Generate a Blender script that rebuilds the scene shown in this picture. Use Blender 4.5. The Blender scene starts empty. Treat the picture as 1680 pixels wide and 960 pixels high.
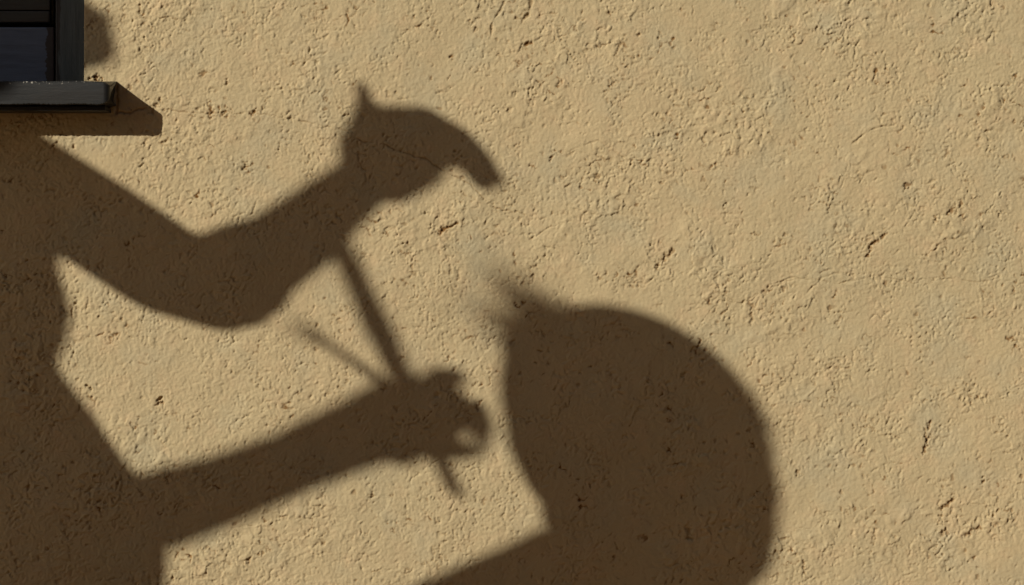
import bpy, bmesh, math, random
import numpy as np
from mathutils import Vector, Matrix

# ------------------------------------------------------------------ scene scale
# The wall is the plane y = 0 (outside is -y), x runs right along it, z is up, ground z = 0.
# One unit is a metre; the stretch of wall in view is 1.12 m wide, its middle 0.72 m up.
S = 1.12 / 1680.0          # metres of wall per survey unit
Z0 = 0.72
D = 2.667                  # camera distance from the wall
TX, TZ = 1.11, 0.64        # sunbeam: per metre towards the wall it moves TX right and TZ down

def wx(u): return u * S
def wz(v): return Z0 + (480.0 - v) * S

C = bpy.context.scene.collection
sc = bpy.context.scene

# ------------------------------------------------------------------ camera
cam = bpy.data.cameras.new("camera")
cam.sensor_width = 36.0
cam.lens = 36.0 * D / 1.12
cam.clip_start = 0.02
cam.clip_end = 500.0
cam_o = bpy.data.objects.new("camera", cam)
cam_o.location = (0.56, -D, Z0)
cam_o.rotation_euler = (math.radians(90), 0, 0)
C.objects.link(cam_o)
sc.camera = cam_o

# ------------------------------------------------------------------ sky and sun
sun_dir = Vector((-TX, -1.0, TZ)).normalized()       # from the scene to the sun
elev = math.asin(sun_dir.z)
azim = math.atan2(sun_dir.x, sun_dir.y)               # clockwise from +Y
w = bpy.data.worlds.new("World")
sc.world = w
w.use_nodes = True
nt = w.node_tree
bg = nt.nodes["Background"]
sky = nt.nodes.new("ShaderNodeTexSky")
sky.sky_type = 'NISHITA'
sky.sun_disc = False
sky.sun_elevation = elev
sky.sun_rotation = azim
sky.altitude = 200
sky.air_density = 1.0
sky.dust_density = 2.0
sky.ozone_density = 1.0
nt.links.new(sky.outputs[0], bg.inputs[0])
bg.inputs[1].default_value = 0.05

sun = bpy.data.lights.new("sun", 'SUN')
sun.energy = 4.3
sun.angle = math.radians(0.5)
sun.color = (1.0, 0.94, 0.83)
sun_o = bpy.data.objects.new("sun", sun)
sun_o.rotation_euler = (-sun_dir).to_track_quat('-Z', 'Y').to_euler()
sun_o.location = (-4, -4, 4)
C.objects.link(sun_o)

sc.view_settings.view_transform = 'Standard'
sc.view_settings.look = 'None'
sc.view_settings.exposure = 0.18
sc.view_settings.gamma = 1.0
sc.view_settings.use_curve_mapping = False

# ------------------------------------------------------------------ helpers
def tag(o, label=None, cat=None, group=None, kind=None):
    if label: o['label'] = label
    if cat: o['category'] = cat
    if group: o['group'] = group
    if kind: o['kind'] = kind
    return o

def empty(name, loc=(0, 0, 0)):
    o = bpy.data.objects.new(name, None)
    o.empty_display_size = 0.1
    o.location = loc
    C.objects.link(o)
    return o

def link(name, me, mat, parent=None):
    o = bpy.data.objects.new(name, me)
    C.objects.link(o)
    if mat is not None:
        me.materials.clear()
        me.materials.append(mat)
    if parent is not None:
        o.parent = parent
        m = Matrix.Translation(parent.location) if parent.parent is None else parent_world(parent)
        o.matrix_parent_inverse = m.inverted()
    return o

def parent_world(p):
    m = Matrix.Translation(p.location)
    # parts are modelled in world coordinates, so only the thing's base offset counts
    return m

def mesh_from(verts, faces, name="m", smooth=False):
    me = bpy.data.meshes.new(name)
    me.from_pydata([tuple(v) for v in verts], [], faces)
    me.update()
    if smooth:
        me.polygons.foreach_set("use_smooth", [True] * len(me.polygons))
    return me

def box_bm(bm, x0, x1, y0, y1, z0, z1, bevel=0.0, cut=None):
    r = bmesh.ops.create_cube(bm, size=1.0)
    vs = r['verts']
    for v in vs:
        v.co = Vector(((x0 + x1) / 2 + v.co.x * (x1 - x0), (y0 + y1) / 2 + v.co.y * (y1 - y0), (z0 + z1) / 2 + v.co.z * (z1 - z0)))
    if bevel > 0:
        es = list({e for v in vs for e in v.link_edges})
        bmesh.ops.bevel(bm, geom=es, offset=bevel, segments=2, affect='EDGES', profile=0.6)

def bm_mesh(bm, name="m", smooth=False):
    me = bpy.data.meshes.new(name)
    bmesh.ops.recalc_face_normals(bm, faces=bm.faces)
    bm.to_mesh(me)
    bm.free()
    if smooth:
        me.polygons.foreach_set("use_smooth", [True] * len(me.polygons))
    return me

# ------------------------------------------------------------------ materials
def new_mat(name):
    m = bpy.data.materials.new(name)
    m.use_nodes = True
    t = m.node_tree
    return m, t, t.nodes["Principled BSDF"]

def nd(t, kind, **kw):
    n = t.nodes.new(kind)
    for k, v in kw.items():
        if k in n.inputs.keys() if isinstance(k, str) else False:
            n.inputs[k].default_value = v
        else:
            setattr(n, k, v)
    return n

def ramp(t, src, stops):
    r = t.nodes.new("ShaderNodeValToRGB")
    e = r.color_ramp.elements
    while len(e) < len(stops): e.new(0.5)
    for i, (p, c) in enumerate(stops):
        e[i].position = p
        e[i].color = (c, c, c, 1) if not isinstance(c, tuple) else (*c, 1)
    t.links.new(src, r.inputs[0])
    return r.outputs[0]

def mix(t, fac, a, b, blend='MIX'):
    n = t.nodes.new("ShaderNodeMix")
    n.data_type = 'RGBA'
    n.blend_type = blend
    for sock, val in ((n.inputs[0], fac), (n.inputs[6], a), (n.inputs[7], b)):
        if isinstance(val, (int, float)): sock.default_value = val
        elif isinstance(val, tuple): sock.default_value = (*val, 1)
        else: t.links.new(val, sock)
    return n.outputs[2]

def noise(t, scale, detail=4.0, rough=0.55, vec=None, dist=0.0, stretch=None):
    n = t.nodes.new("ShaderNodeTexNoise")
    n.inputs["Scale"].default_value = scale
    n.inputs["Detail"].default_value = detail
    n.inputs["Roughness"].default_value = rough
    n.inputs["Distortion"].default_value = dist
    tc = t.nodes.new("ShaderNodeTexCoord")
    src = tc.outputs["Object"]
    if stretch:
        mp = t.nodes.new("ShaderNodeMapping")
        mp.inputs["Scale"].default_value = stretch
        t.links.new(src, mp.inputs[0])
        src = mp.outputs[0]
    t.links.new(src, n.inputs["Vector"])
    return n.outputs["Fac"]

def bump(t, b, height, strength, dist):
    n = t.nodes.new("ShaderNodeBump")
    n.inputs["Strength"].default_value = strength
    n.inputs["Distance"].default_value = dist
    t.links.new(height, n.inputs["Height"])
    t.links.new(n.outputs[0], b.inputs["Normal"])
    return n

def mat_stucco():
    m, t, b = new_mat("ochre_stucco")
    base = (0.432, 0.340, 0.196)
    n1 = noise(t, 5.0, 5, 0.6)
    col = mix(t, ramp(t, n1, [(0.3, 0.0), (0.7, 1.0)]), base, (0.402, 0.326, 0.190))
    n2 = noise(t, 38.0, 4, 0.6)
    col = mix(t, ramp(t, n2, [(0.5, 0.0), (0.8, 0.75)]), col, (0.468, 0.345, 0.200))
    n3 = noise(t, 16.0, 3, 0.5)
    col = mix(t, ramp(t, n3, [(0.5, 0.0), (0.8, 0.9)]), col, (0.372, 0.322, 0.206))
    # undercoat and dirt lodged in the chipped pits and cracks
    at = t.nodes.new("ShaderNodeAttribute"); at.attribute_name = "chip"
    col = mix(t, at.outputs["Fac"], col, (0.150, 0.068, 0.014))
    t.links.new(col, b.inputs["Base Color"])
    b.inputs["Roughness"].default_value = 0.93
    b.inputs["Specular IOR Level"].default_value = 0.15
    h = noise(t, 900.0, 3, 0.6)
    b1 = bump(t, b, h, 0.35, 0.0006)
    # beyond the modelled relief the same roughness carries on as bump
    ac = t.nodes.new("ShaderNodeAttribute"); ac.attribute_name = "coarse"
    h2 = noise(t, 150.0, 6, 0.62, dist=0.6)
    b2 = t.nodes.new("ShaderNodeBump"); b2.inputs["Distance"].default_value = 0.004
    t.links.new(h2, b2.inputs["Height"]); t.links.new(ac.outputs["Fac"], b2.inputs["Strength"])
    t.links.new(b1.outputs[0], b2.inputs["Normal"]); t.links.new(b2.outputs[0], b.inputs["Normal"])
    return m

def mat_paint(name, base, bare, stretch, seed_scale=1.0, rough=0.5, chips=False, thr=0.55, wear=None):
    m, t, b = new_mat(name)
    g = noise(t, 60.0 * seed_scale, 6, 0.65, stretch=stretch)
    big = noise(t, 14.0 * seed_scale, 5, 0.6, stretch=tuple(0.35 + 0.65 * min(s, 1.5) for s in stretch))
    msk = ramp(t, big, [(thr, 0.0), (thr + 0.03, 1.0)])
    col = mix(t, ramp(t, g, [(0.3, 0.0), (0.75, 1.0)]), base, tuple(c * 1.5 for c in base))
    col = mix(t, msk, col, bare)
    if wear:                                   # paint worn off along one end of the board
        x_edge, sign, amp = wear
        tc = t.nodes.new("ShaderNodeTexCoord"); sp = t.nodes.new("ShaderNodeSeparateXYZ")
        t.links.new(tc.outputs["Object"], sp.inputs[0])
        wn = noise(t, 30.0, 6, 0.7, stretch=tuple(min(2.0, q) for q in stretch))
        m1 = t.nodes.new("ShaderNodeMath"); m1.operation = 'MULTIPLY_ADD'
        t.links.new(wn, m1.inputs[0]); m1.inputs[1].default_value = amp; m1.inputs[2].default_value = -x_edge - amp * 0.5
        m2 = t.nodes.new("ShaderNodeMath"); m2.operation = 'ADD'
        t.links.new(sp.outputs[0], m2.inputs[0]); t.links.new(m1.outputs[0], m2.inputs[1])
        m3 = t.nodes.new("ShaderNodeMath"); m3.operation = 'MULTIPLY_ADD'; m3.use_clamp = True
        t.links.new(m2.outputs[0], m3.inputs[0]); m3.inputs[1].default_value = 1400.0 * sign; m3.inputs[2].default_value = 0.5
        col = mix(t, m3.outputs[0], col, bare)
    if chips:
        at = t.nodes.new("ShaderNodeAttribute"); at.attribute_name = "edge"
        c = noise(t, 330.0, 3, 0.6)
        mm = t.nodes.new("ShaderNodeMath"); mm.operation = 'MULTIPLY'
        t.links.new(ramp(t, c, [(0.60, 0.0), (0.63, 1.0)]), mm.inputs[0])
        t.links.new(at.outputs["Fac"], mm.inputs[1])
        col = mix(t, mm.outputs[0], col, (0.30, 0.28, 0.24))
    t.links.new(col, b.inputs["Base Color"])
    b.inputs["Roughness"].default_value = rough
    b.inputs["Specular IOR Level"].default_value = 0.35
    bump(t, b, g, 0.5, 0.0012)
    return m

def mat_plain(name, base, rough=0.8, scale=40.0, var=0.25, bstr=0.2, bd=0.002):
    m, t, b = new_mat(name)
    g = noise(t, scale, 5, 0.6)
    col = mix(t, ramp(t, g, [(0.3, 0.0), (0.7, 1.0)]), tuple(c * (1 - var) for c in base), tuple(min(1, c * (1 + var)) for c in base))
    t.links.new(col, b.inputs["Base Color"])
    b.inputs["Roughness"].default_value = rough
    b.inputs["Specular IOR Level"].default_value = 0.3
    bump(t, b, g, bstr, bd)
    return m

M_stucco = mat_stucco()
M_stile = mat_paint("worn_dark_green_paint", (0.052, 0.066, 0.072), (0.026, 0.025, 0.027), (4.0, 1.0, 0.25), 1.0, 0.55, thr=0.58, wear=(wx(98), -1, 0.022))
M_rail = mat_paint("worn_blue_black_paint", (0.064, 0.085, 0.132), (0.030, 0.026, 0.028), (0.35, 1.0, 3.0), 1.0, 0.5, thr=0.60, wear=(wx(73), 1, 0.016))
M_plank = mat_paint("bare_dark_wood", (0.026, 0.026, 0.024), (0.034, 0.032, 0.026), (0.25, 1.0, 5.0), 1.0, 0.6, thr=0.55)
M_sill = mat_paint("charcoal_sill_paint", (0.0135, 0.014, 0.014), (0.019, 0.0185, 0.0175), (0.3, 1.0, 2.0), 1.0, 0.42, chips=True, thr=0.6)
M_ground = mat_plain("brown_gravel", (0.33, 0.195, 0.092), 0.95, 30.0, 0.3, 0.6, 0.01)
M_skin = mat_plain("skin", (0.50, 0.30, 0.20), 0.55, 60.0, 0.06, 0.05)
M_hair = mat_plain("brown_hair", (0.060, 0.034, 0.018), 0.5, 120.0, 0.4, 0.5, 0.002)
M_shirt = mat_plain("tan_shirt_cloth", (0.36, 0.23, 0.12), 0.9, 300.0, 0.08, 0.2, 0.001)
M_pants = mat_plain("brown_trouser_cloth", (0.10, 0.07, 0.045), 0.9, 300.0, 0.1, 0.2, 0.001)
M_dress = mat_plain("rust_jumper_cloth", (0.34, 0.13, 0.06), 0.9, 300.0, 0.1, 0.2, 0.001)
M_shoe = mat_plain("dark_leather", (0.05, 0.03, 0.02), 0.5, 80.0, 0.2, 0.1)
M_wood = mat_plain("pale_wood", (0.38, 0.24, 0.11), 0.6, 50.0, 0.2, 0.2)
M_white = mat_plain("eye_white", (0.75, 0.72, 0.68), 0.3, 30.0, 0.03, 0.0)
M_iris = mat_plain("dark_iris", (0.05, 0.03, 0.02), 0.2, 30.0, 0.1, 0.0)
M_lip = mat_plain("lips", (0.42, 0.17, 0.13), 0.5, 60.0, 0.08, 0.05)

# ------------------------------------------------------------------ noise for the plaster relief
def _hash(ix, iz, seed):
    h = (ix.astype(np.int64) * 374761393 + iz.astype(np.int64) * 668265263 + seed * 144665) & 0xFFFFFFFF
    h = ((h ^ (h >> 13)) * 1274126177) & 0xFFFFFFFF
    h = h ^ (h >> 16)
    return (h & 0xFFFFFF).astype(np.float32) / 16777216.0

_TAB = {}
def _grad_table(seed):
    if seed not in _TAB:
        r = np.random.RandomState(seed)
        a = r.rand(512, 512).astype(np.float32) * 2 * np.pi
        _TAB[seed] = (np.cos(a), np.sin(a))
    return _TAB[seed]

def perlin(x, z, scale, seed):
    gx, gz = _grad_table(seed)
    x = (x / scale).astype(np.float32); z = (z / scale).astype(np.float32)
    fx = np.floor(x); fz = np.floor(z)
    ix = fx.astype(np.int32) & 511; iz = fz.astype(np.int32) & 511
    x = x - fx; z = z - fz
    u = x * x * x * (x * (x * 6 - 15) + 10); v = z * z * z * (z * (z * 6 - 15) + 10)
    ix1 = (ix + 1) & 511; iz1 = (iz + 1) & 511
    a = gx[iz, ix] * x + gz[iz, ix] * z
    b = gx[iz, ix1] * (x - 1) + gz[iz, ix1] * z
    c = gx[iz1, ix] * x + gz[iz1, ix] * (z - 1)
    d = gx[iz1, ix1] * (x - 1) + gz[iz1, ix1] * (z - 1)
    ab = a + u * (b - a); cd = c + u * (d - c)
    return (ab + v * (cd - ab)) * 1.4

def sstep(a, b, x):
    t = np.clip((x - a) / (b - a), 0, 1)
    return t * t * (3 - 2 * t)

# Marks on the plaster seen on this wall: (survey points, half width, depth in mm, colour 0..1)
CRACKS = [
    ([(240, 172), (300, 184), (345, 186), (372, 183), (385, 187), (420, 186), (450, 190), (478, 196), (510, 202), (535, 208), (560, 212), (575, 218)], 0.9, 1.3, 0.35),
    ([(578, 232), (583, 226), (592, 231), (600, 235), (615, 233), (632, 236), (648, 246), (664, 250), (680, 256), (700, 261), (714, 272), (728, 281), (748, 290), (772, 303), (790, 322), (806, 338), (826, 345), (850, 347), (862, 352)], 1.0, 1.4, 0.45),
    ([(586, 232), (588, 262), (592, 272), (600, 281)], 0.9, 1.2, 0.4),
    ([(870, 392), (885, 383), (900, 374), (920, 366), (940, 362), (965, 361)], 1.3, 1.2, 0.3),
    ([(193, 138), (192, 150), (193, 165), (192, 186)], 1.6, 2.2, 0.5),
    ([(194, 182), (205, 186), (216, 185), (224, 180), (240, 178)], 1.3, 1.8, 0.4),
    ([(1474, 386), (1485, 372), (1498, 352), (1508, 330)], 0.8, 0.8, 0.1),
    ([(1480, 325), (1486, 340), (1490, 362)], 0.8, 0.8, 0.1),
    ([(1500, 312), (1515, 303), (1535, 296)], 1.3, 1.0, 0.2),
    ([(1395, 240), (1416, 221), (1428, 214), (1445, 208), (1468, 206)], 1.6, 1.3, 0.15),
    ([(1020, 466), (1040, 464), (1062, 465), (1070, 458)], 1.0, 1.0, 0.15),
    ([(1180, 480), (1210, 498), (1235, 492), (1260, 470), (1300, 455), (1340, 460)], 1.3, 1.2, 0.2),
    ([(1405, 75), (1400, 100), (1398, 118), (1392, 126)], 1.8, 1.3, 0.05),
    ([(806, 60), (806, 45), (812, 30), (822, 16), (826, 4)], 2.2, 1.7, 0.3),
    ([(846, 30), (858, 31), (868, 24), (872, 12), (871, 0)], 2.4, 2.0, 0.45),
    ([(886, 26), (900, 22), (914, 22)], 1.4, 1.1, 0.35),
    ([(1325, 480), (1350, 455), (1375, 448), (1395, 452)], 1.3, 1.0, 0.1),
    ([(1180, 492), (1215, 498), (1250, 478), (1290, 462), (1325, 455), (1360, 463), (1400, 461), (1440, 452), (1490, 462), (1540, 455), (1600, 463), (1640, 458), (1680, 466)], 0.9, 0.9, 0.2),
    ([(1250, 478), (1236, 510), (1232, 535)], 1.0, 1.0, 0.25),
    ([(1325, 455), (1335, 430), (1352, 415)], 0.8, 0.8, 0.15),
    ([(1440, 452), (1452, 430), (1475, 410)], 0.8, 0.8, 0.15),
    ([(1130, 560), (1150, 530), (1180, 492)], 0.8, 0.8, 0.15),
    ([(1540, 660), (1580, 640), (1640, 646), (1680, 630)], 0.8, 0.8, 0.15),
    ([(930, 250), (980, 230), (1030, 262), (1060, 256)], 0.8, 0.8, 0.15),
    ([(1330, 832), (1350, 842), (1372, 838)], 1.0, 1.0, 0.1),
]
GOUGES = [
    ([(721, 383), (728, 376), (734, 374), (744, 369), (750, 365)], 3.2, 2.6, 0.9),
    ([(1080, 440), (1088, 428), (1096, 421), (1104, 412)], 3.0, 2.8, 0.45),
    ([(1425, 420), (1430, 402), (1440, 393), (1450, 384)], 3.4, 2.6, 0.7),
    ([(1526, 692), (1522, 704), (1520, 718)], 2.4, 2.6, 0.8),
    ([(1520, 722), (1518, 733), (1517, 742)], 2.3, 2.6, 0.8),
    ([(1521, 720), (1526, 718)], 1.6, 2.0, 0.5),
    ([(1610, 793), (1612, 786), (1620, 785)], 2.4, 2.4, 0.7),
    ([(1543, 834), (1556, 827), (1562, 818)], 2.2, 2.2, 0.7),
    ([(1588, 876), (1594, 870), (1608, 866)], 2.2, 2.2, 0.7),
    ([(1543, 848), (1543, 856)], 1.8, 1.8, 0.5),
    ([(1552, 868), (1556, 878)], 1.8, 1.8, 0.5),
    ([(1318, 922), (1320, 940)], 2.0, 2.0, 0.5),
    ([(865, 73), (868, 71)], 3.4, 2.6, 0.9),
    ([(905, 259), (908, 253)], 2.8, 2.4, 0.6),
    ([(977, 298), (980, 288)], 2.4, 2.0, 0.4),
    ([(1085, 300), (1091, 298)], 2.4, 1.8, 0.4),
    ([(1484, 308), (1494, 303)], 2.8, 2.2, 0.6),
    ([(1557, 348), (1566, 343)], 2.8, 2.2, 0.7),
    ([(1575, 338), (1577, 332)], 2.2, 1.8, 0.6),
    ([(1532, 354), (1538, 362)], 2.2, 1.6, 0.5),
    ([(262, 657), (263, 659)], 4.2, 4.5, 0.5),
    ([(322, 319), (323, 321)], 3.2, 1.6, 1.0),
    ([(50, 622), (50, 625)], 2.2, 3.0, 0.3),
    ([(145, 636), (146, 637)], 2.4, 3.4, 0.3),
    ([(1130, 866), (1132, 872), (1130, 884)], 3.2, 3.0, 0.2),
    ([(1118, 618), (1124, 612)], 2.8, 2.4, 0.2),
    ([(344, 190), (350, 183)], 3.0, 2.2, 0.7),
    ([(366, 188), (374, 182)], 3.2, 2.2, 0.7),
    ([(412, 186), (419, 183)], 2.2, 1.8, 0.9),
    ([(152, 129), (158, 128), (165, 128)], 3.8, 4.0, 1.0),
    ([(401, 274), (404, 270)], 2.8, 2.2, 0.4),
    ([(370, 136), (374, 131)], 2.6, 2.0, 0.5),
    ([(330, 122), (340, 118)], 2.2, 1.6, 0.6),
    ([(247, 178), (251, 184)], 2.6, 2.2, 0.5),
    ([(258, 172), (263, 166)], 2.6, 2.2, 0.4),
    ([(211, 146), (215, 143)], 2.4, 2.0, 0.3),
    ([(655, 590), (660, 586)], 1.8, 1.5, 0.4),
    ([(732, 592), (735, 587)], 2.0, 1.5, 0.6),
    ([(404, 921), (410, 916)], 2.2, 1.8, 0.6),
    ([(424, 910), (440, 900)], 2.2, 1.6, 0.5),
    ([(606, 816), (612, 810)], 2.2, 1.8, 0.4),
    ([(1232, 530), (1236, 498)], 2.0, 1.8, 0.4),
    ([(1285, 476), (1290, 470)], 2.4, 2.0, 0.4),
    ([(1260, 472), (1252, 482)], 2.2, 1.8, 0.3),
    ([(1232, 382), (1246, 384)], 1.8, 1.6, 0.5),
    ([(1284, 395), (1288, 385)], 2.2, 2.0, 0.3),
    ([(1188, 340), (1190, 333)], 2.2, 1.8, 0.3),
    ([(1100, 70), (1104, 78)], 2.0, 1.6, 0.5),
    ([(1024, 60), (1008, 92)], 1.4, 1.2, 0.4),
    ([(1082, 62), (1083, 58)], 2.2, 2.0, 0.4),
    ([(1046, 58), (1049, 56)], 2.2, 2.0, 0.4),
    ([(914, 140), (920, 134)], 2.2, 1.8, 0.7),
    ([(1005, 140), (1010, 134)], 2.2, 1.8, 0.4),
    ([(1378, 815), (1382, 805)], 1.8, 1.6, 0.3),
    ([(1310, 772), (1308, 778)], 2.0, 1.8, 0.4),
    ([(1614, 380), (1616, 374)], 1.6, 1.4, 0.2),
    ([(980, 452), (985, 456)], 2.0, 1.8, 0.4),
]

def seg_dist(px, pz, a, b):
    ax, az = a; bx, bz = b
    dx, dz = bx - ax, bz - az
    L = dx * dx + dz * dz + 1e-9
    t = np.clip(((px - ax) * dx + (pz - az) * dz) / L, 0, 1)
    return np.hypot(px - ax - t * dx, pz - az - t * dz)

# ------------------------------------------------------------------ house wall
OPEN_R = wx(137.2)           # right edge of the window opening
OPEN_L = -0.95
OPEN_B = wz(137.0)           # bottom of the opening (hidden behind the sill)
OPEN_T = wz(137.0) + 1.25

def axis(lo_far, lo, hi, hi_far, step, first):
    core = list(np.arange(lo, hi + step * 0.5, step))
    out = []
    s, p = step * 1.3, lo
    while p > lo_far:
        p -= s; out.append(max(p, lo_far)); s = min(s * 1.10, 0.08)
    pre = out[::-1]
    out = []
    s, p = step * 1.3, core[-1]
    while p < hi_far:
        p += s; out.append(min(p, hi_far)); s = min(s * 1.10, 0.08)
    return np.array(pre + core + out, dtype=np.float64)

FINE = 1.0
def build_wall(house):
    xs = axis(-2.6, -0.05, 1.17, 4.2, 0.00096 * FINE, 0)
    zs = axis(-0.05, wz(960) - 0.03, wz(0) + 0.03, 3.1, 0.00096 * FINE, 0)
    nx, nz = len(xs), len(zs)
    X, Z = np.meshgrid(xs, zs)
    X = X.astype(np.float32); Z = Z.astype(np.float32)
    # fades of the fine relief where the grid is coarse
    dxs = np.gradient(xs); dzs = np.gradient(zs)
    cell = np.maximum(dxs[None, :], dzs[:, None]).astype(np.float32)
    fade = 1 - sstep(0.002, 0.012, cell)
    mm = np.float32(0.001)
    # domain warp
    w1 = perlin(X, Z, 0.012, 11) * 0.0035; w2 = perlin(X, Z, 0.012, 12) * 0.0035
    w3 = perlin(X, Z, 0.004, 13) * 0.0011; w4 = perlin(X, Z, 0.004, 14) * 0.0011
    Xw = X + w1 + w3; Zw = Z + w2 + w4
    rough = perlin(X, Z, 0.11, 21) * 0.6 + perlin(X, Z, 0.045, 22) * 0.5
    left = 1 - sstep(0.12, 0.55, X)                      # coarser cast near the window
    rm = np.clip(0.62 + 0.55 * rough + 0.35 * left, 0.22, 1.35)
    h = 2.2 * perlin(X, Z, 0.30, 1) + 1.1 * perlin(X, Z, 0.11, 2) + 0.85 * perlin(Xw, Zw, 0.046, 3) + 0.38 * perlin(Xw, Zw, 0.024, 10)
    # soft mounds with creases between them
    h += rm * 0.68 * (np.abs(perlin(Xw * 1.0, Zw * 0.85, 0.0145, 4)) - 0.3)
    h += rm * 0.64 * (np.abs(perlin(Xw, Zw * 0.9, 0.0066, 5)) - 0.3)
    g1 = perlin(Xw, Zw, 0.0041, 6)
    g2 = perlin(X + w3, Z + w4, 0.0025, 7)
    h += (0.45 + 0.55 * rm) * (0.38 * g1 + 0.30 * g2)
    h += (0.4 + 0.6 * rm) * 0.27 * perlin(X, Z, 0.0018, 8)
    # little flakes missing between the grains
    fl = sstep(0.30, 0.52, -g1 - 0.55 * g2) * sstep(-0.1, 0.45, perlin(X, Z, 0.03, 9) + 0.5 * rough)
    h -= 0.75 * fl
    # broken edges of the coat: scabs drawn out along the sweep of the trowel, with ragged steps
    Xs = X * 0.80 + Z * 0.60 + 2.2 * w1; Zs = -X * 0.60 + Z * 0.80 + 2.2 * w2
    rag = 0.42 * perlin(Xw, Zw, 0.0105, 32) + 0.24 * g1 + 0.14 * g2
    lvl = perlin(Xs * 0.60, Zs, 0.027, 31) + rag
    brk = sstep(-0.20, 0.30, perlin(X, Z, 0.013, 35))
    patch = sstep(-0.05, 0.45, perlin(Xs * 0.6, Zs, 0.075, 33) + 0.25 * perlin(X, Z, 0.02, 34))
    stepmask = patch * (0.25 + 0.75 * brk)
    h += 1.05 * sstep(-0.085, 0.085, lvl) * stepmask
    # the foot of a step is undercut here and there
    foot = np.exp(-((lvl + 0.12) / 0.055) ** 2) * patch * sstep(0.05, 0.35, perlin(X, Z, 0.0075, 36) + 0.2 * perlin(X, Z, 0.03, 37))
    h -= 0.85 * foot
    # thin crevices, short and mostly slanting
    Xr = X * 0.80 + Z * 0.60; Zr = -X * 0.60 + Z * 0.80
    Xr = Xr + 1.6 * (w1 + w3); Zr = Zr + 1.6 * (w2 + w4)
    rid = 1 - np.abs(perlin(Xr * 0.62, Zr, 0.021, 41) + 0.10 * g1 + 0.08 * g2)
    cm = sstep(0.14, 0.42, perlin(X, Z, 0.036, 42) + 0.35 * perlin(X, Z, 0.013, 43) + 0.12 * rough)
    cm = cm * sstep(-0.12, 0.30, perlin(X, Z, 0.0070, 46))
    crev = sstep(0.90, 0.985, rid) * cm
    h -= 1.25 * crev
    rid2 = 1 - np.abs(perlin(Xw * 0.9, Zw * 0.75, 0.0105, 44) + 0.15 * g1)
    cm2 = sstep(0.10, 0.5, perlin(X, Z, 0.022, 45) + 0.3 * rough) * sstep(-0.15, 0.25, perlin(X, Z, 0.006, 47))
    crev2 = sstep(0.88, 0.99, rid2) * cm2
    h -= 0.75 * crev2
    # blow holes
    pits = np.zeros_like(h)
    for sc_, sd, dens in ((0.0125, 51, 0.14), (0.0065, 52, 0.10)):
        gx = Xw / sc_; gz = Zw / sc_
        cx = np.floor(gx); cz = np.floor(gz)
        ex = _hash(cx, cz, sd); 
        jx = 0.3 + 0.4 * _hash(cx, cz, sd + 100); jz = 0.3 + 0.4 * _hash(cx, cz, sd + 200)
        r = 0.10 + 0.13 * _hash(cx, cz, sd + 300)
        d = np.hypot((gx - cx - jx) * 1.2, gz - cz - jz)
        pits = np.maximum(pits, np.where(ex < dens, 1 - sstep(0.5 * r, 1.15 * r, d), 0) * (1.0 if sc_ > 0.01 else 0.55))
    h -= 1.1 * pits * (0.4 + 0.6 * rm)
    fine = fade
    # a smoother patch where the plaster was made good under the sill
    sm = np.exp(-(((X - wx(175)) / 0.035) ** 2 + ((Z - wz(262)) / 0.026) ** 2))
    h = h * (1 - 0.55 * sm)
    h = h * 0.93
    h = h * fine + (1 - fine) * (2.2 * perlin(X, Z, 0.30, 1) + 1.1 * perlin(X, Z, 0.11, 2))
    chip = np.clip(0.9 * foot * sstep(-0.3, 0.35, perlin(X, Z, 0.045, 65)) + 0.95 * crev * sstep(-0.35, 0.35, perlin(X, Z, 0.05, 61)) + 0.5 * crev2 * sstep(-0.25, 0.4, perlin(X, Z, 0.04, 63)) + 0.30 * fl * sstep(0.0, 0.4, perlin(X, Z, 0.05, 64)) + 0.5 * pits * sstep(-0.1, 0.4, perlin(X, Z, 0.06, 62)), 0, 1)
    chip = chip * fade
    # individual marks
    jx_ = perlin(X, Z, 0.0055, 71) * 0.0026 + perlin(X, Z, 0.0021, 72) * 0.0011
    jz_ = perlin(X, Z, 0.0055, 73) * 0.0026 + perlin(X, Z, 0.0021, 74) * 0.0011
    ew = np.clip(0.95 + 1.1 * perlin(X, Z, 0.0045, 75) + 0.5 * perlin(X, Z, 0.002, 76), 0.25, 2.0)
    ewc = np.clip(0.85 + 1.2 * perlin(X, Z, 0.011, 77), 0.15, 1.7)
    for lst, is_crack in ((CRACKS, True), (GOUGES, False)):
        for pts, hw, dep, colr in lst:
            P = [(wx(u), wz(v)) for u, v in pts]
            x0 = min(p[0] for p in P) - 0.014; x1 = max(p[0] for p in P) + 0.014
            z0 = min(p[1] for p in P) - 0.014; z1 = max(p[1] for p in P) + 0.014
            i0, i1 = np.searchsorted(xs, (x0, x1)); j0, j1 = np.searchsorted(zs, (z0, z1))
            if i1 - i0 < 2 or j1 - j0 < 2: continue
            sl = (slice(j0, j1), slice(i0, i1))
            k = 0.5 if is_crack else 1.0
            px = X[sl] + jx_[sl] * k; pz = Z[sl] + jz_[sl] * k
            d = None
            for a, b in zip(P[:-1], P[1:]):
                dd = seg_dist(px, pz, a, b)
                d = dd if d is None else np.minimum(d, dd)
            wdt = hw * S * (ewc[sl] if is_crack else ew[sl] * 1.45)
            g = 1 - sstep(0.35 * wdt, 1.3 * wdt, d)
            if is_crack: g = g * np.clip(ewc[sl], 0.2, 1)
            if not is_crack:
                keep = sstep(-0.42, -0.02, perlin(X[sl], Z[sl], 0.0048, 78) + 0.55 * perlin(X[sl], Z[sl], 0.0022, 79))
                g = g * keep
            lip = np.exp(-((d - 2.3 * wdt) / (1.2 * wdt)) ** 2) * (0.10 if is_crack else 0.12)
            h[sl] += dep * (0.72 if not is_crack else 0.8) * (lip - g)
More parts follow.
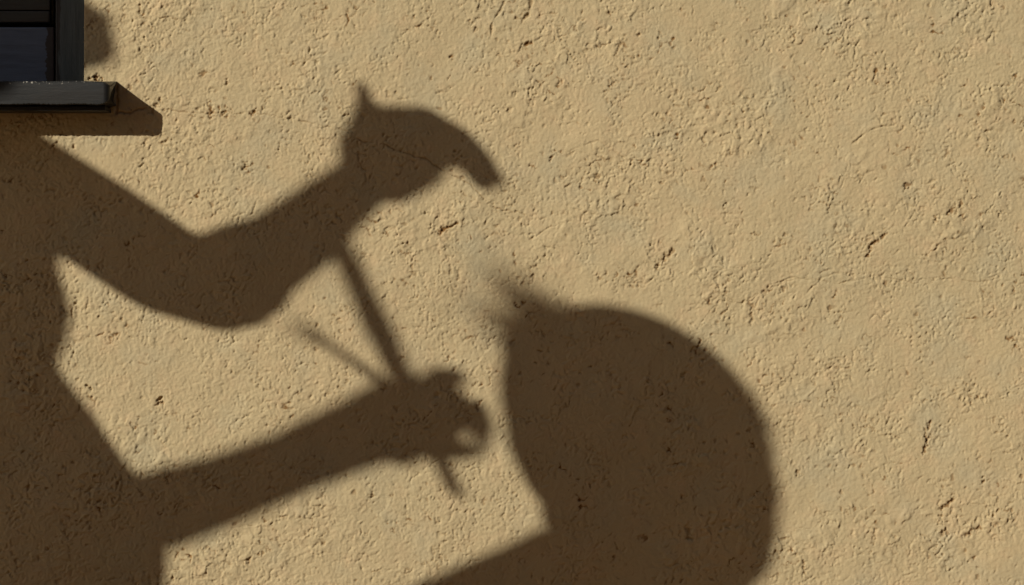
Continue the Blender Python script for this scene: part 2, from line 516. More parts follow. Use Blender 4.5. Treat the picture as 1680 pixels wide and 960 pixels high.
            chip[sl] = np.maximum(chip[sl], g * (min(1.0, 0.15 + 0.85 * colr) if not is_crack else colr))
    # the plaster runs up against the window frame and the sill end
    edge = OPEN_R + 0.0006 * perlin(Z * 0 + 3.3, Z, 0.004, 81) + 0.0012 * sstep(wz(60), wz(135), -Z + wz(60) + wz(135)) * 0
    Y = -h * mm
    inside = (X < edge) & (X > OPEN_L) & (Z > OPEN_B) & (Z < OPEN_T)
    Y = np.where(inside, 0.14, Y)
    # outer rim turns back into the thickness of the wall
    Y[0, :] = np.where(Y[0, :] < 0.1, 0.35, Y[0, :]); Y[-1, :] = 0.35; Y[:, 0] = 0.35; Y[:, -1] = 0.35
    co = np.empty((nz * nx, 3), dtype=np.float32)
    co[:, 0] = X.ravel(); co[:, 1] = Y.ravel(); co[:, 2] = Z.ravel()
    idx = np.arange(nz * nx, dtype=np.int32).reshape(nz, nx)
    a = idx[:-1, :-1].ravel(); b = idx[:-1, 1:].ravel(); c = idx[1:, 1:].ravel(); d = idx[1:, :-1].ravel()
    quads = np.stack([a, b, c, d], 1)
    me = bpy.data.meshes.new("wall")
    nf = len(quads)
    me.vertices.add(len(co)); me.vertices.foreach_set("co", co.ravel())
    me.loops.add(nf * 4); me.loops.foreach_set("vertex_index", quads.ravel())
    me.polygons.add(nf)
    me.polygons.foreach_set("loop_start", np.arange(0, nf * 4, 4, dtype=np.int32))
    try: me.polygons.foreach_set("loop_total", np.full(nf, 4, dtype=np.int32))
    except Exception: pass
    me.polygons.foreach_set("use_smooth", np.ones(nf, dtype=bool))
    at = me.attributes.new("chip", 'FLOAT', 'POINT')
    at.data.foreach_set("value", chip.ravel().astype(np.float32))
    at = me.attributes.new("coarse", 'FLOAT', 'POINT')
    at.data.foreach_set("value", np.broadcast_to(1 - fade, X.shape).ravel().astype(np.float32))
    me.update(calc_edges=True)
    print("wall", nx, nz, nf)
    return link("wall", me, M_stucco, house)

house = empty("stucco_house", (0.8, 0.0, 0.0))
tag(house, "ochre stucco house wall with cracked rough plaster and dark window corner at upper left", "house")
build_wall(house)

# ------------------------------------------------------------------ window: dark wooden frame, panel and sill
def build_window(house):
    ZB = wz(134.0)
    bm = bmesh.new()
    # right stile against the plaster, its inner edge rounded by wear
    box_bm(bm, wx(89.5), OPEN_R + 0.004, 0.006, 0.060, ZB - 0.006, OPEN_T + 0.003, 0.0012)
    fr = link("window", bm_mesh(bm), M_stile, house)
    fr['label'] = "dark painted wooden window with worn vertical stile and panelled sash"
    bm = bmesh.new()
    box_bm(bm, OPEN_L - 0.004, OPEN_L + 0.05, 0.006, 0.060, ZB - 0.006, OPEN_T + 0.003, 0.0012)
    link("stile", bm_mesh(bm), M_stile, fr)
    # thin bead beside the stile, then a dark joint
    bm = bmesh.new()
    box_bm(bm, wx(86.8), wx(88.2), 0.016, 0.055, ZB - 0.006, OPEN_T, 0.0003)
    link("bead", bm_mesh(bm), M_plank, fr)
    # bottom rail: one broad board
    bm = bmesh.new()
    box_bm(bm, OPEN_L + 0.052, wx(86.0), 0.010, 0.050, ZB - 0.006, wz(43.0), 0.0016)
    link("bottom_rail", bm_mesh(bm), M_rail, fr)
    # moulding and panel boards set back above the rail
    bm = bmesh.new()
    box_bm(bm, OPEN_L + 0.052, wx(76.0), 0.020, 0.052, wz(33.5), wz(14.5), 0.002)
    link("moulding", bm_mesh(bm), M_plank, fr)
    z = wz(13.0)
    k = 0
    plank = None
    while z < OPEN_T - 0.05:
        z1 = min(z + 0.075, OPEN_T)
        bm = bmesh.new()
        box_bm(bm, OPEN_L + 0.052, wx(76.0), 0.022, 0.050, z, z1 - 0.0012, 0.0014)
        link("panel_board", bm_mesh(bm), M_plank, fr)
        z = z1; k += 1
    bm = bmesh.new()
    box_bm(bm, wx(76.6), wx(80.5), 0.026, 0.052, wz(34.5), OPEN_T, 0.0008)
    link("panel_edge", bm_mesh(bm), M_ochre_edge, fr)
    # backing board closes the joints
    bm = bmesh.new()
    box_bm(bm, OPEN_L + 0.01, OPEN_R - 0.001, 0.062, 0.075, ZB - 0.004, OPEN_T, 0.0)
    link("backing_board", bm_mesh(bm), M_plank, fr)

def build_sill(house):
    p = 0.048                                   # how far it stands proud of the wall
    xr = wx(191.8); xl = -1.03
    zt, zb = wz(139.6), wz(177.2)
    # front board: subdivided along its length so the arris can be worn and dented
    n = 260
    rng = np.random.RandomState(5)
    xsn = np.concatenate([[xl], np.linspace(-0.06, xr - 0.0125, n), np.linspace(xr - 0.0120, xr, 20)])
    prof_base = [(-0.001, -0.0165), (-p + 0.0012, -0.0), (-p, -0.0010), (-p - 0.0004, -0.012), (-p, -(zt - zb) + 0.0008), (-p + 0.0010, -(zt - zb)), (0.02, -(zt - zb))]
    prof_base = [(0.02, 0.004), (0.0, 0.004), (-p + 0.0012, 0.0), (-p, -0.0012), (-p - 0.0001, -0.0036), (-p - 0.0003, -0.012), (-p, -(zt - zb) + 0.001), (-p + 0.0012, -(zt - zb)), (0.02, -(zt - zb) + 0.001)]
    verts, faces, edge = [], [], []
    m = len(prof_base)
    for i, x in enumerate(xsn):
        a = np.interp(x, xsn, np.zeros(len(xsn)))
        d1 = 0.0003 * math.sin(x * 90) + 0.0002 * rng.randn()
        d2 = 0.0003 * math.sin(x * 130 + 2) + 0.00022 * rng.randn()
        for j, (yy, dz) in enumerate(prof_base):
            xx = x
            if i == len(xsn) - 1: xx = x - (0.0016 if j in (2, 3, 4) else 0.0 if j < 7 else 0.0045)
            zz = zt + dz
            if j in (2, 3): zz += d1
            if j in (6, 7): zz += d2
            e = max(0.0, (x - (xr - 0.0070)) / 0.0070)
            e = 1 - math.sqrt(max(0.0, 1 - min(1.0, e) ** 2))
            e2 = max(0.0, (x - (xr - 0.0120)) / 0.0120)
            e2 = 1 - math.sqrt(max(0.0, 1 - min(1.0, e2) ** 2))
            if j >= 2: yy += 0.0070 * e * min(1.0, max(0.0, -yy / p))
            if j in (2, 3): zz -= 0.0055 * e2
            if j in (6, 7): zz += 0.0100 * e2
            verts.append((xx, yy, zz)); edge.append(1.0 if j in (1, 2, 3) else 0.0)
    for i in range(len(xsn) - 1):
        for j in range(m):
            a = i * m + j; b = i * m + (j + 1) % m
            faces.append((a, b, b + m, a + m))
    faces.append(tuple(range(m))[::-1]); faces.append(tuple((len(xsn) - 1) * m + j for j in range(m)))
    me = mesh_from(verts, faces)
    bm = bmesh.new(); bm.from_mesh(me); bmesh.ops.recalc_face_normals(bm, faces=bm.faces); bm.to_mesh(me); bm.free()
    at = me.attributes.new("edge", 'FLOAT', 'POINT'); at.data.foreach_set("value", edge)
    sill = link("sill", me, M_sill, house)
    sill['label'] = "charcoal painted wooden window sill with chipped top edge"
    bm = bmesh.new()
    box_bm(bm, xl, wx(182.0), -p + 0.010, 0.02, wz(186.0), zb - 0.0008, 0.0008)
    link("drip_strip", bm_mesh(bm), M_sill, sill)

M_ochre_edge = mat_plain("ochre_glazing_bead", (0.055, 0.042, 0.015), 0.7, 60.0, 0.3, 0.2)
build_window(house)
build_sill(house)

# ------------------------------------------------------------------ ground
def build_ground():
    n = 40
    r = [0.0] + list(0.5 * 1.28 ** np.arange(n))
    k = 48
    verts = [(0.5, -1.0, 0.0)]; faces = []
    for i in range(1, len(r)):
        for j in range(k):
            a = 2 * math.pi * j / k
            verts.append((0.5 + r[i] * math.cos(a), -1.0 + r[i] * math.sin(a), 0.0))
    for j in range(k):
        faces.append((0, 1 + j, 1 + (j + 1) % k))
    for i in range(1, len(r) - 1):
        for j in range(k):
            a = 1 + (i - 1) * k + j; b = 1 + (i - 1) * k + (j + 1) % k
            faces.append((a, a + k, b + k, b))
    g = link("ground", mesh_from(verts, faces), M_ground)
    tag(g, "brown gravel yard in front of the stucco wall", kind="structure")
build_ground()

# ------------------------------------------------------------------ added house across the yard, out of view, sized to close off open sky
M_far = mat_plain("brown_render", (0.22, 0.135, 0.07), 0.95, 3.0, 0.12, 0.3, 0.01)
M_tile = mat_plain("clay_roof_tile", (0.25, 0.10, 0.05), 0.9, 8.0, 0.3, 0.4, 0.02)
M_glass = mat_plain("dark_window_glass", (0.02, 0.022, 0.025), 0.08, 5.0, 0.1, 0.0)

def build_sky_block_house():
    x0, x1, y0, y1, hgt = OPP
    o = empty("sky_block_house", ((x0 + x1) / 2, (y0 + y1) / 2, 0))
    tag(o, "added brown rendered house with clay tile roof behind the camera, blocking open sky", "house")
    bm = bmesh.new(); box_bm(bm, x0, x1, y1, y0, 0.0, hgt)
    link("wall", bm_mesh(bm), M_far, o)
    ym = (y0 + y1) / 2
    v = [(x0 - .3, y0 + .35, hgt), (x1 + .3, y0 + .35, hgt), (x1 + .3, ym, hgt + 1.9), (x0 - .3, ym, hgt + 1.9), (x0 - .3, y1 - .35, hgt), (x1 + .3, y1 - .35, hgt)]
    v = [(a, b, c + .02) for a, b, c in v] + [(a, b, c + .17) for a, b, c in v]
    f = [(0, 1, 2, 3), (3, 2, 5, 4), (6, 9, 8, 7), (9, 10, 11, 8), (0, 6, 7, 1), (4, 5, 11, 10), (0, 3, 9, 6), (3, 4, 10, 9), (1, 7, 8, 2), (2, 8, 11, 5)]
    link("roof", mesh_from(v, f), M_tile, o)
    for zz in (1.0, 3.9):
        for i in range(5):
            cx = x0 + 1.6 + i * 2.9
            if cx > x1 - 1: break
            bm = bmesh.new()
            for q in ((cx - .55, cx - .47, zz, zz + 1.3), (cx + .47, cx + .55, zz, zz + 1.3), (cx - .47, cx + .47, zz, zz + .08), (cx - .47, cx + .47, zz + 1.22, zz + 1.3), (cx - .03, cx + .03, zz + .08, zz + 1.22)):
                box_bm(bm, q[0], q[1], y0 - .02, y0 + .05, q[2], q[3])
            wf = link("window", bm_mesh(bm), M_plank, o)
            bm = bmesh.new(); box_bm(bm, cx - .465, cx + .465, y0 - .02, y0 + .02, zz + .085, zz + 1.215)
            link("pane", bm_mesh(bm), M_glass, wf)
OPP = (-3.3, 12.0, -5.2, -11.0, 5.2)
build_sky_block_house()

# ------------------------------------------------------------------ people in the yard (they stand to the left of the view and cast the shadows)
RT = math.sqrt(1 + (TX * TX + TZ * TZ))
DV = (TX / math.hypot(TX, TZ), TZ / math.hypot(TX, TZ))      # shadow offset direction, right and down

BACK = 0.17
def P(u, v, dist):
    """point dist metres out from the wall whose shadow falls at survey point (u, v) of the wall"""
    dist += BACK
    return Vector((wx(u) - TX * dist, -dist, wz(v) + TZ * dist))

def capsule(bm, p0, r0, p1, r1, seg=14):
    p0 = Vector(p0); p1 = Vector(p1)
    ax = p1 - p0
    L = ax.length
    if L < 1e-6: ax = Vector((0, 0, 1)); L = 1e-6
    q = ax.to_track_quat('Z', 'Y')
    rings = []
    st = 5
    for i in range(st): 
        t = math.pi / 2 * (i / st)
        rings.append((-r0 * math.cos(t), r0 * math.sin(t)))
    rings.append((0.0, r0)); rings.append((L, r1))
    for i in range(1, st + 1):
        t = math.pi / 2 * (i / st)
        rings.append((L + r1 * math.sin(t), r1 * math.cos(t)))
    prev = None
    for (h, r) in rings:
        if r < 1e-5:
            cur = [bm.verts.new(p0 + q @ Vector((0, 0, h)))]
        else:
            cur = [bm.verts.new(p0 + q @ Vector((r * math.cos(2 * math.pi * k / seg), r * math.sin(2 * math.pi * k / seg), h))) for k in range(seg)]
        if prev is not None:
            if len(prev) == 1:
                for k in range(seg): bm.faces.new((prev[0], cur[(k + 1) % seg], cur[k]))
            elif len(cur) == 1:
                for k in range(seg): bm.faces.new((prev[k], prev[(k + 1) % seg], cur[0]))
            else:
                for k in range(seg): bm.faces.new((prev[k], prev[(k + 1) % seg], cur[(k + 1) % seg], cur[k]))
        prev = cur

def chain(bm, pts):
    for (a, ra), (b, rb) in zip(pts[:-1], pts[1:]): capsule(bm, a, ra, b, rb)

def ball(bm, c, rx, ry=None, rz=None, rot=None):
    ry = rx if ry is None else ry; rz = rx if rz is None else rz
    r = bmesh.ops.create_uvsphere(bm, u_segments=20, v_segments=14, radius=1.0)
    for v in r['verts']:
        q = Vector((v.co.x * rx, v.co.y * ry, v.co.z * rz))
        if rot is not None: q = rot @ q
        v.co = q + Vector(c)

def fuse(name, bm, mat, parent, voxel=0.006, smooth=4):
    me = bpy.data.meshes.new(name + "_src")
    bmesh.ops.recalc_face_normals(bm, faces=bm.faces)
    bm.to_mesh(me); bm.free()
    o = bpy.data.objects.new(name + "_src", me); C.objects.link(o)
    r = o.modifiers.new("r", 'REMESH'); r.mode = 'VOXEL'; r.voxel_size = voxel; r.use_smooth_shade = True
    s = o.modifiers.new("s", 'SMOOTH'); s.factor = 0.5; s.iterations = smooth
    dg = bpy.context.evaluated_depsgraph_get()
    me2 = bpy.data.meshes.new_from_object(o.evaluated_get(dg))
    bpy.data.objects.remove(o); bpy.data.meshes.remove(me)
    me2.polygons.foreach_set("use_smooth", [True] * len(me2.polygons))
    me2.name = name
    return link(name, me2, mat, parent)

def hr(u_dir, hw):
    """true radius of a round limb whose shadow, running along u_dir on the wall, is 2*hw survey units wide"""
    L = math.hypot(*u_dir); n = (-u_dir[1] / L, u_dir[0] / L)
    nd_ = n[0] * DV[0] + n[1] * DV[1]
    return hw * S / math.sqrt(1 + nd_ * nd_ * (RT * RT - 1))

def limb(*nodes):
    """nodes (u, v, dist, hw): joints by where their shadow falls and how wide it is"""
    out = []
    for i, (u, v, d, hw) in enumerate(nodes):
        a = nodes[max(0, i - 1)]; b = nodes[min(len(nodes) - 1, i + 1)]
        out.append((P(u, v, d), hr((b[0] - a[0], b[1] - a[1]), hw)))
    return out

def face_parts(body_bm, head, R, k, parent_later):
    """nose, brow, chin and ears added to the head; eyes and lips returned as builders"""
    def W(x, y, z): return head + R @ Vector((x * k, y * k, z * k))
    capsule(body_bm, W(0.098, 0, 0.018), 0.008 * k, W(0.118, 0, -0.018), 0.012 * k)       # nose
    capsule(body_bm, W(0.090, -0.035, 0.026), 0.010 * k, W(0.094, 0.035, 0.026), 0.010 * k) # brow
    ball(body_bm, W(0.082, 0, -0.090), 0.022 * k)                                          # chin
    ball(body_bm, W(0.092, 0, -0.052), 0.020 * k, 0.026 * k, 0.014 * k, R)                 # mouth mound
    for s in (-1, 1):
        ball(body_bm, W(0.0, 0.076 * s, -0.008), 0.018 * k, 0.007 * k, 0.030 * k, R)       # ears
        capsule(body_bm, W(0.02, 0.058 * s, -0.06), 0.018 * k, W(0.08, 0.012 * s, -0.092), 0.018 * k)  # jaw
    def finish(parent):
        for s in (-1, 1):
            bm = bmesh.new(); ball(bm, W(0.088, 0.031 * s, 0.008), 0.0115 * k)
            e = link("eye", bm_mesh(bm, smooth=True), M_white, parent)
            bm = bmesh.new(); ball(bm, W(0.0965, 0.031 * s, 0.008), 0.0052 * k)
            link("iris", bm_mesh(bm, smooth=True), M_iris, e)
        bm = bmesh.new()
        for z in (-0.050, -0.058): capsule(bm, W(0.108, -0.018, z), 0.0045 * k, W(0.108, 0.018, z), 0.0045 * k)
        link("mouth", bm_mesh(bm, smooth=True), M_lip, parent)
    return finish

def strands(name, roots, mat, parent, thick=0.0007, seg=5):
    """thin hair strands, each a three-sided tapering tube"""
    verts, faces = [], []
    for pts in roots:
        n = len(pts); base = len(verts)
        for i, p in enumerate(pts):
            r = thick * (1 - 0.75 * i / (n - 1))
            t = (pts[min(n - 1, i + 1)] - pts[max(0, i - 1)]).normalized()
            a = t.orthogonal().normalized(); b = t.cross(a)
            for k in range(3):
                an = 2 * math.pi * k / 3
                verts.append(p + a * (r * math.cos(an)) + b * (r * math.sin(an)))
        for i in range(n - 1):
            for k in range(3):
                q = base + i * 3
                faces.append((q + k, q + (k + 1) % 3, q + 3 + (k + 1) % 3, q + 3 + k))
    return link(name, mesh_from(verts, faces, smooth=True), mat, parent)

random.seed(4)

def build_painter():
    root = empty("person", (-1.15, -0.97, 0.0))
    tag(root, "standing person in tan shirt and brown trousers with raised arm, stick and brush in hand", "person")
    skin = bmesh.new(); shirt = bmesh.new()
    # raised arm (towards the wall side)
    arm = limb((0, 272, .63, 82), (150, 361, .62, 78), (255, 432, .61, 77), (338, 471, .615, 64))
    capsule(skin, P(372, 476, .615), .036, P(400, 450, .63), .036)
    fore = limb((338, 471, .615, 93), (405, 433, .64, 81), (468, 402, .68, 70), (545, 336, .72, 58), (592, 300, .75, 50))
    chain(shirt, arm[:3]); capsule(shirt, *arm[2], *arm[3])
    chain(skin, [(a, r * .8) for a, r in arm]); chain(skin, fore)
    capsule(shirt, *fore[0], fore[1][0], fore[1][1])
    # raised hand: palm, four fingers bent down, thumb up
    wst = P(596, 296, .75)
    d = .75
    mets = [((700, 199), .735, .0155), ((724, 220), .745, .0150), ((716, 248), .757, .0145), ((690, 280), .768, .0135)]
    for (uv, dd, r) in mets:
        capsule(skin, P(600, 262 + (uv[1] - 240) * 0.45, .75), .021, P(*uv, dd), r)
    capsule(skin, P(624, 203, .742), .0170, P(700, 199, .735), .0155)
    fing = [
        [((700, 199), .735, .0135), ((753, 224), .728, .0118), ((785, 257), .724, .0108), ((809, 292), .722, .0094)],
        [((724, 220), .745, .0120), ((758, 240), .740, .0108), ((779, 272), .738, .0100), ((795, 300), .736, .0092)],
        [((716, 250), .757, .0115), ((752, 252), .755, .0105), ((774, 278), .753, .0096), ((789, 299), .751, .0086)],
        [((690, 280), .768, .0105), ((728, 262), .768, .0090), ((756, 262), .767, .0080), ((782, 286), .766, .0072)],
    ]
    for f in fing: chain(skin, [(P(*uv, dd), r) for uv, dd, r in f])
    chain(skin, [(P(610, 262, .75), .024), (P(601, 215, .742), .0155), (P(600, 186, .738), .0098), (P(599, 160, .735), .0070), (P(597, 141, .733), .0056)])
    capsule(skin, P(640, 310, .755), .014, P(700, 282, .765), .012)
    # lowered arm
    armr = limb((-165, 395, .95, 80), (-20, 620, .92, 88), (110, 830, .92, 78))
    chain(skin, [(a, r * .8) for a, r in armr]); chain(shirt, armr)
    forer = limb((110, 846, .92, 80), (240, 842, .925, 68), (370, 801, .94, 62), (485, 757, .955, 57), (560, 724, .965, 62), (600, 708, .97, 64))
    chain(skin, forer)
    capsule(shirt, P(110, 838, .92), hr((1, -.25), 78), P(235, 838, .925), hr((1, -.25), 67))
    # fist round the brushes
    for (u, v, dd, r1) in ((652, 668, .972, .0250), (658, 704, .975, .0280), (652, 734, .978, .0190)):
        capsule(skin, P(600, 708, .97), .030, P(u, v, dd), r1)
    fr = [
        [((660, 668), .970, .0190), ((706, 666), .968, .0110), ((748, 661), .962, .0100), ((785, 670), .957, .0092), ((790, 684), .960, .0080)],
        [((664, 694), .974, .0190), ((712, 688), .972, .0108), ((756, 684), .966, .0098), ((796, 696), .960, .0086), ((792, 706), .963, .0070)],
        [((664, 716), .978, .0170), ((706, 714), .976, .0115), ((734, 707), .972, .0098), ((764, 700), .972, .0074)],
        [((664, 734), .982, .0140), ((700, 738), .980, .0098), ((736, 743), .978, .0094), ((764, 742), .976, .0082), ((785, 737), .974, .0066), ((794, 720), .970, .0062), ((798, 702), .966, .0064)],
    ]
    for f in fr: chain(skin, [(P(*uv, dd), r) for uv, dd, r in f])
    chain(skin, [(P(640, 668, .975), .022), (P(692, 640, .955), .0110), (P(722, 617, .950), .0104), (P(750, 618, .948), .0094)])
    # neck and head, looking to the right
    chest_t = Vector((-.93, -.79, 1.27)) + BACK * Vector((-TX, -1, TZ))
    head = P(-62, -34, .80) + Vector((0, 0, 0.0))
    R = Matrix.Rotation(math.radians(-4), 3, 'Z') @ Matrix.Rotation(math.radians(6), 3, 'Y')
    k = 0.92
    ball(skin, head + R @ Vector((-.012, 0, .030)), .098 * k, .078 * k, .095 * k, R)
    ball(skin, head + R @ Vector((.030, 0, -.035)), .066 * k, .058 * k, .080 * k, R)
    fin = face_parts(skin, head, R, k, root)
    capsule(skin, chest_t, .06, head + Vector((-.03, 0, -.07)), .052)
    # torso: shirt over body
    sh_l = arm[0][0]; sh_r = armr[0][0]
    for bm, g in ((skin, 0.80), (shirt, 1.0)):
        capsule(bm, sh_l, .055 * g, chest_t + Vector((0, 0, -.01)), .075 * g)
        capsule(bm, sh_r, .055 * g, chest_t + Vector((0, 0, -.01)), .075 * g)
        chain(bm, [(P(-128, 395, .72), .098 * g), (P(-112, 452, .72), .103 * g), (P(-110, 534, .74), .076 * g), (P(-52, 680, .76), .10 * g), (P(30, 830, .78), .112 * g), (P(0, 980, .79), .126 * g)])
        chain(bm, [(P(-165, 400, .88), .095 * g), (P(-150, 470, .88), .105 * g), (P(-180, 560, .88), .088 * g), (P(-75, 700, .88), .11 * g), (P(-10, 840, .88), .118 * g), (P(-10, 990, .88), .124 * g)])
    for a_, b_, r_ in ((P(-128, 395, .72), P(-165, 400, .88), .098), (P(-112, 452, .72), P(-150, 470, .88), .103), (P(-110, 534, .74), P(-180, 560, .88), .078), (P(-52, 680, .76), P(-75, 700, .88), .10), (P(30, 830, .78), P(-10, 840, .88), .112), (P(0, 980, .79), P(-10, 990, .88), .122)):
        capsule(shirt, a_, r_ * .99, b_, r_ * .99); capsule(skin, a_, r_ * .8, b_, r_ * .8)
    hip = (P(20, 1000, .79) + P(10, 1000, .88)) / 2
    # legs
    pants = bmesh.new()
    for s, fx in ((1, 0.06), (-1, -0.06)):
        h0 = hip + Vector((0, .085 * s, -.03)); kn = hip + Vector((fx + .01, .10 * s, -.40)); an = Vector((hip.x + fx - .02, hip.y + .105 * s, .085))
        chain(skin, [(h0, .085), (kn, .052), (an, .038)])
        chain(pants, [(h0, .112), (h0 * .5 + kn * .5, .088), (kn, .068), (an + Vector((0, 0, .03)), .058)])
        shoes = bmesh.new(); chain(shoes, [(an + Vector((-.04, 0, -.045)), .036), (an + Vector((.06, 0, -.052)), .034), (an + Vector((.16, 0, -.058)), .028)])
        fuse("shoe", shoes, M_shoe, root, 0.006, 4)
    ball(pants, hip + Vector((0, 0, -.02)), .125, .165, .12)
    body = fuse("body", skin, M_skin, root, 0.0052, 2)
    fin(root)
    fuse("shirt", shirt, M_shirt, root, 0.006, 5)
    fuse("trousers", pants, M_pants, root, 0.008, 5)
    hair = bmesh.new()
    ball(hair, head + R @ Vector((-.022, 0, .040)), .100 * k, .086 * k, .096 * k, R)
    ball(hair, head + R @ Vector((.045, 0, .075)), .050 * k, .060 * k, .034 * k, R)
    ball(hair, head + R @ Vector((-.065, 0, -.02)), .05, .065, .07, R)
    beard = bmesh.new()  # added hair lumps before the face, shaped to cast shade beside the window
    chain(beard, [(head + R @ Vector((.06, 0, .0)), .045), (P(112, 58, .80), .030), (P(138, 68, .83), .026)])
    chain(beard, [(P(112, 58, .80), .026), (P(142, 36, .84), .020)])
    chain(beard, [(P(60, 60, .80), .035), (P(78, 108, .80), .029), (P(60, 150, .79), .030)])
    chain(beard, [(head + R @ Vector((.0, .05, 0)), .04), (P(20, 110, .80), .038), (P(52, 152, .79), .034)])
    shadow_hair_o = fuse("beard", beard, M_hair, root, 0.006, 3)
    pts = []
    for i in range(150):
        p0 = P(random.uniform(90, 140), random.uniform(28, 92), .80 + random.uniform(-.01, .03))
        p1 = P(random.choice((178, 196, 188)) + random.gauss(0, 7), random.choice((26, 62, 88)) + random.gauss(0, 7), .86 + random.uniform(-.03, .03))
        e = p0.lerp(p1, random.uniform(.7, 1.0))
        pts.append([p0, p0.lerp(e, .5) + Vector((0, random.gauss(0, .004), .003)), e])
    strands("loose_shadow_hair", pts, M_hair, shadow_hair_o, 0.0010)  # added strands that fray the edge of that cast shadow
    fuse("hair", hair, M_hair, root, 0.006, 3)
    return root

def build_brush(name, a, b, r0, r1, bristle, label):
    o = empty(name, b)
    tag(o, label, name.split('_')[1])
    bm = bmesh.new()
    chain(bm, [(b, r1 * .8), (b * .8 + a * .2, r1), (b * .35 + a * .65, r0), (a, r0 * .8)])
    link("handle", bm_mesh(bm, smooth=True), M_wood, o)
    ax = (a - b).normalized()
    pts = []
    for i in range(bristle):
        q = ax.orthogonal().normalized()
        q = Matrix.Rotation(random.uniform(0, 6.283), 3, ax) @ q
        rr = math.sqrt(random.random())
        p0 = a + q * rr * r0 * .7
        L = random.uniform(.085, .13)
        sp = random.uniform(.05, .22) * rr
        pts.append([p0, p0 + (ax + q * sp) * L * .5, p0 + (ax + q * sp * 1.1) * L])
    if bristle: strands("bristles", pts, M_hair, o, 0.0008)
    return o

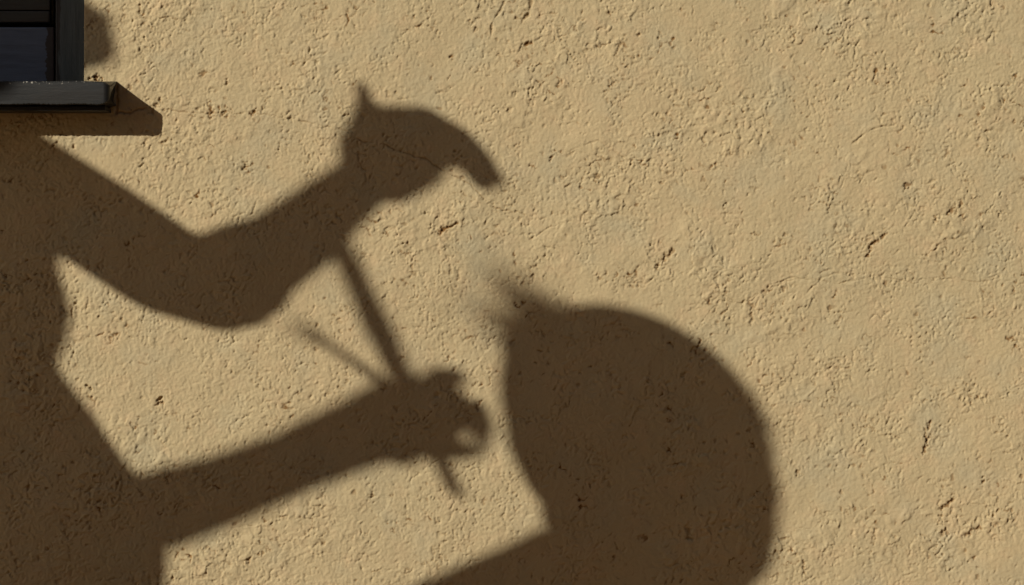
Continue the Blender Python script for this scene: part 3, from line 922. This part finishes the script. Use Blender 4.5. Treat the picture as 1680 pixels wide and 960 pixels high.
def build_client():
    global BACK
    BACK = 0.33
    root = empty("person", (-0.53, -1.11, 0.0))
    tag(root, "seated person with full bobbed brown hair in a rust jumper facing the standing person", "person")
    head = P(1040, 705, .78)
    skin = bmesh.new()
    R = Matrix.Rotation(math.radians(178), 3, 'Z')
    k = .86
    ball(skin, head + R @ Vector((-.012, 0, .028)), .092 * k, .076 * k, .092 * k, R)
    ball(skin, head + R @ Vector((.022, 0, -.035)), .062 * k, .055 * k, .075 * k, R)
    fin = face_parts(skin, head, R, k, root)
    capsule(skin, P(985, 800, .79), .045, P(1000, 870, .785), .052)
    neck = P(1052, 905, .78)
    capsule(skin, head + Vector((.015, 0, -.06)), .048, neck, .052)
    jum = bmesh.new()
    shl = P(705, 1066, .62); shr = P(1330, 1190, .95)
    ct = P(1050, 985, .785)
    for bm, g in ((skin, .8), (jum, 1.0)):
        capsule(bm, P(965, 952, .755), .052 * g, shl, .050 * g)
        capsule(bm, P(965, 952, .755), .052 * g, ct, .060 * g)
        capsule(bm, ct, .060 * g, shr, .050 * g)
        for s in (-1, 1):
            chain(bm, [(ct + Vector((.01, .065 * s, -.17)), .088 * g), (ct + Vector((-.01, .07 * s, -.24)), .098 * g), (ct + Vector((.01, .07 * s, -.36)), .10 * g), (ct + Vector((.02, .07 * s, -.46)), .115 * g)])
    for z_, r_ in ((-.17, .086), (-.24, .097), (-.36, .099), (-.46, .113)):
        capsule(jum, ct + Vector((.005, .065, z_)), r_, ct + Vector((.005, -.065, z_)), r_)
    pel = ct + Vector((.02, 0, -.47))
    seat = pel.z - .10
    pants = bmesh.new()
    for s, sh in ((1, shl), (-1, shr)):
        el = sh + Vector((-.06, .035 * s, -.25)); wr = el + Vector((-.19, -.06 * s, -.05))
        chain(skin, [(sh, .04), (el, .034), (wr, .024)])
        chain(jum, [(sh, .05), (el, .043), (el * .15 + wr * .85, .036)])
        # resting hand on the thigh
        for i in range(4):
            b0 = wr + Vector((-.07, (i - 1.5) * .019, -.012)); 
            capsule(skin, wr, .02, b0, .011)
            chain(skin, [(b0, .010), (b0 + Vector((-.035 - .006 * (1.5 - abs(i - 1.5)), 0, -.012)), .0085), (b0 + Vector((-.06 - .008 * (1.5 - abs(i - 1.5)), 0, -.032)), .007)])
        chain(skin, [(wr + Vector((-.02, -.015 * s, 0)), .015), (wr + Vector((-.05, -.045 * s, -.005)), .011), (wr + Vector((-.075, -.05 * s, -.012)), .009)])
        h0 = pel + Vector((0, .08 * s, -.02)); kn = h0 + Vector((-.36, .03 * s, -.0)); an = Vector((kn.x + .04, kn.y + .01 * s, .085))
        chain(skin, [(h0, .075), (kn, .05), (an, .036)])
        chain(pants, [(h0, .095), (kn, .066), (an + Vector((0, 0, .03)), .055)])
        shoes = bmesh.new(); chain(shoes, [(an + Vector((.04, 0, -.048)), .034), (an + Vector((-.06, 0, -.053)), .032), (an + Vector((-.14, 0, -.058)), .026)])
        fuse("shoe", shoes, M_shoe, root, 0.006, 4)
    ball(pants, pel, .11, .16, .10)
    fuse("body", skin, M_skin, root, 0.0052, 2)
    fin(root)
    fuse("jumper", jum, M_dress, root, 0.006, 5)
    fuse("trousers", pants, M_pants, root, 0.008, 5)
    # full bob: cap, back and the lengths that frame the jaw
    hb = bmesh.new()
    c0 = P(1052, 690, .78)
    ball(hb, P(1051, 686, .78), .0990, .0990, .110)
    ball(hb, P(1082, 752, .775), .0915, .091, .094)
    ball(hb, P(1089, 806, .775), .086, .086, .084)
    ball(hb, P(1099, 843, .772), .077, .080, .079)
    ball(hb, P(930, 600, .80), .050)
    ball(hb, P(1112, 892, .772), .062, .062, .060)
    for s in (-1, 1):
        pass
    chain(hb, [(P(942, 650, .80), .057), (P(946, 692, .80), .058), (P(942, 742, .80), .052), (P(960, 790, .795), .050)])
    hair = fuse("hair", hb, M_hair, root, 0.005, 3)
    # loose strands: fuzz over the crown and a wispy tuft above the brow
    pts = []
    for i in range(900):
        th = random.uniform(0, 6.283); cz = random.uniform(.1, 1)
        n = Vector((math.sqrt(1 - cz * cz) * math.cos(th), math.sqrt(1 - cz * cz) * math.sin(th), cz))
        t = n.cross(Vector((random.uniform(-1, 1), random.uniform(-1, 1), random.uniform(-1, 1)))).normalized()
        L = random.uniform(.01, .035)
        p = c0 + n * .096
        pts.append([p, p + t * L * .5 + n * L * .12, p + t * L + n * L * random.uniform(0.0, .45)])
    tip_a, tip_b = P(852, 424, .91), P(768, 552, .91)
    for i in range(230):
        f = random.random()
        p0 = P(915 + random.uniform(-50, 60), 560 + random.uniform(-40, 40), .83 + random.uniform(-.03, .03))
        e = tip_a.lerp(tip_b, f) + Vector((random.gauss(0, .010), random.gauss(0, .03), random.gauss(0, .012)))
        e = p0.lerp(e, random.uniform(.75, 1.1))
        mid = p0.lerp(e, .5) + Vector((random.gauss(0, .004), random.gauss(0, .008), .008 + random.gauss(0, .004)))
        pts.append([p0, p0.lerp(mid, .5) + Vector((0, 0, .004)), mid, e])
    strands("loose_hair", pts, M_hair, root, 0.0009)
    return root, seat, pel

painter = build_painter()
build_brush("wooden_stick", P(546, 380, 1.22), P(748, 806, .975), .0125, .0082, 0, "long pale wooden stick held upright in the lowered fist")
build_brush("paint_brush", P(536, 564, 1.12), P(700, 676, .975), .0050, .0074, 30, "short brush with splayed bristles held slanting in the lowered fist")
client, seat_z, pel = build_client()

def build_stool():
    o = empty("stool", (pel.x, pel.y, 0))
    tag(o, "low round wooden stool under the seated person", "stool")
    bm = bmesh.new()
    r = bmesh.ops.create_cone(bm, cap_ends=True, segments=40, radius1=.17, radius2=.17, depth=.03)
    for v in r['verts']: v.co += Vector((pel.x, pel.y, seat_z - .016))
    bmesh.ops.bevel(bm, geom=[e for e in bm.edges if len(e.link_faces) == 2 and abs(e.calc_face_angle(0)) > 1], offset=.006, segments=2, affect='EDGES')
    link("seat", bm_mesh(bm), M_wood, o)
    for i in range(4):
        a = math.pi / 4 + i * math.pi / 2
        bm = bmesh.new()
        capsule(bm, (pel.x + .19 * math.cos(a), pel.y + .19 * math.sin(a), .014), .013, (pel.x + .12 * math.cos(a), pel.y + .12 * math.sin(a), seat_z - .034), .015)
        link("leg", bm_mesh(bm, smooth=True), M_wood, o)
build_stool()
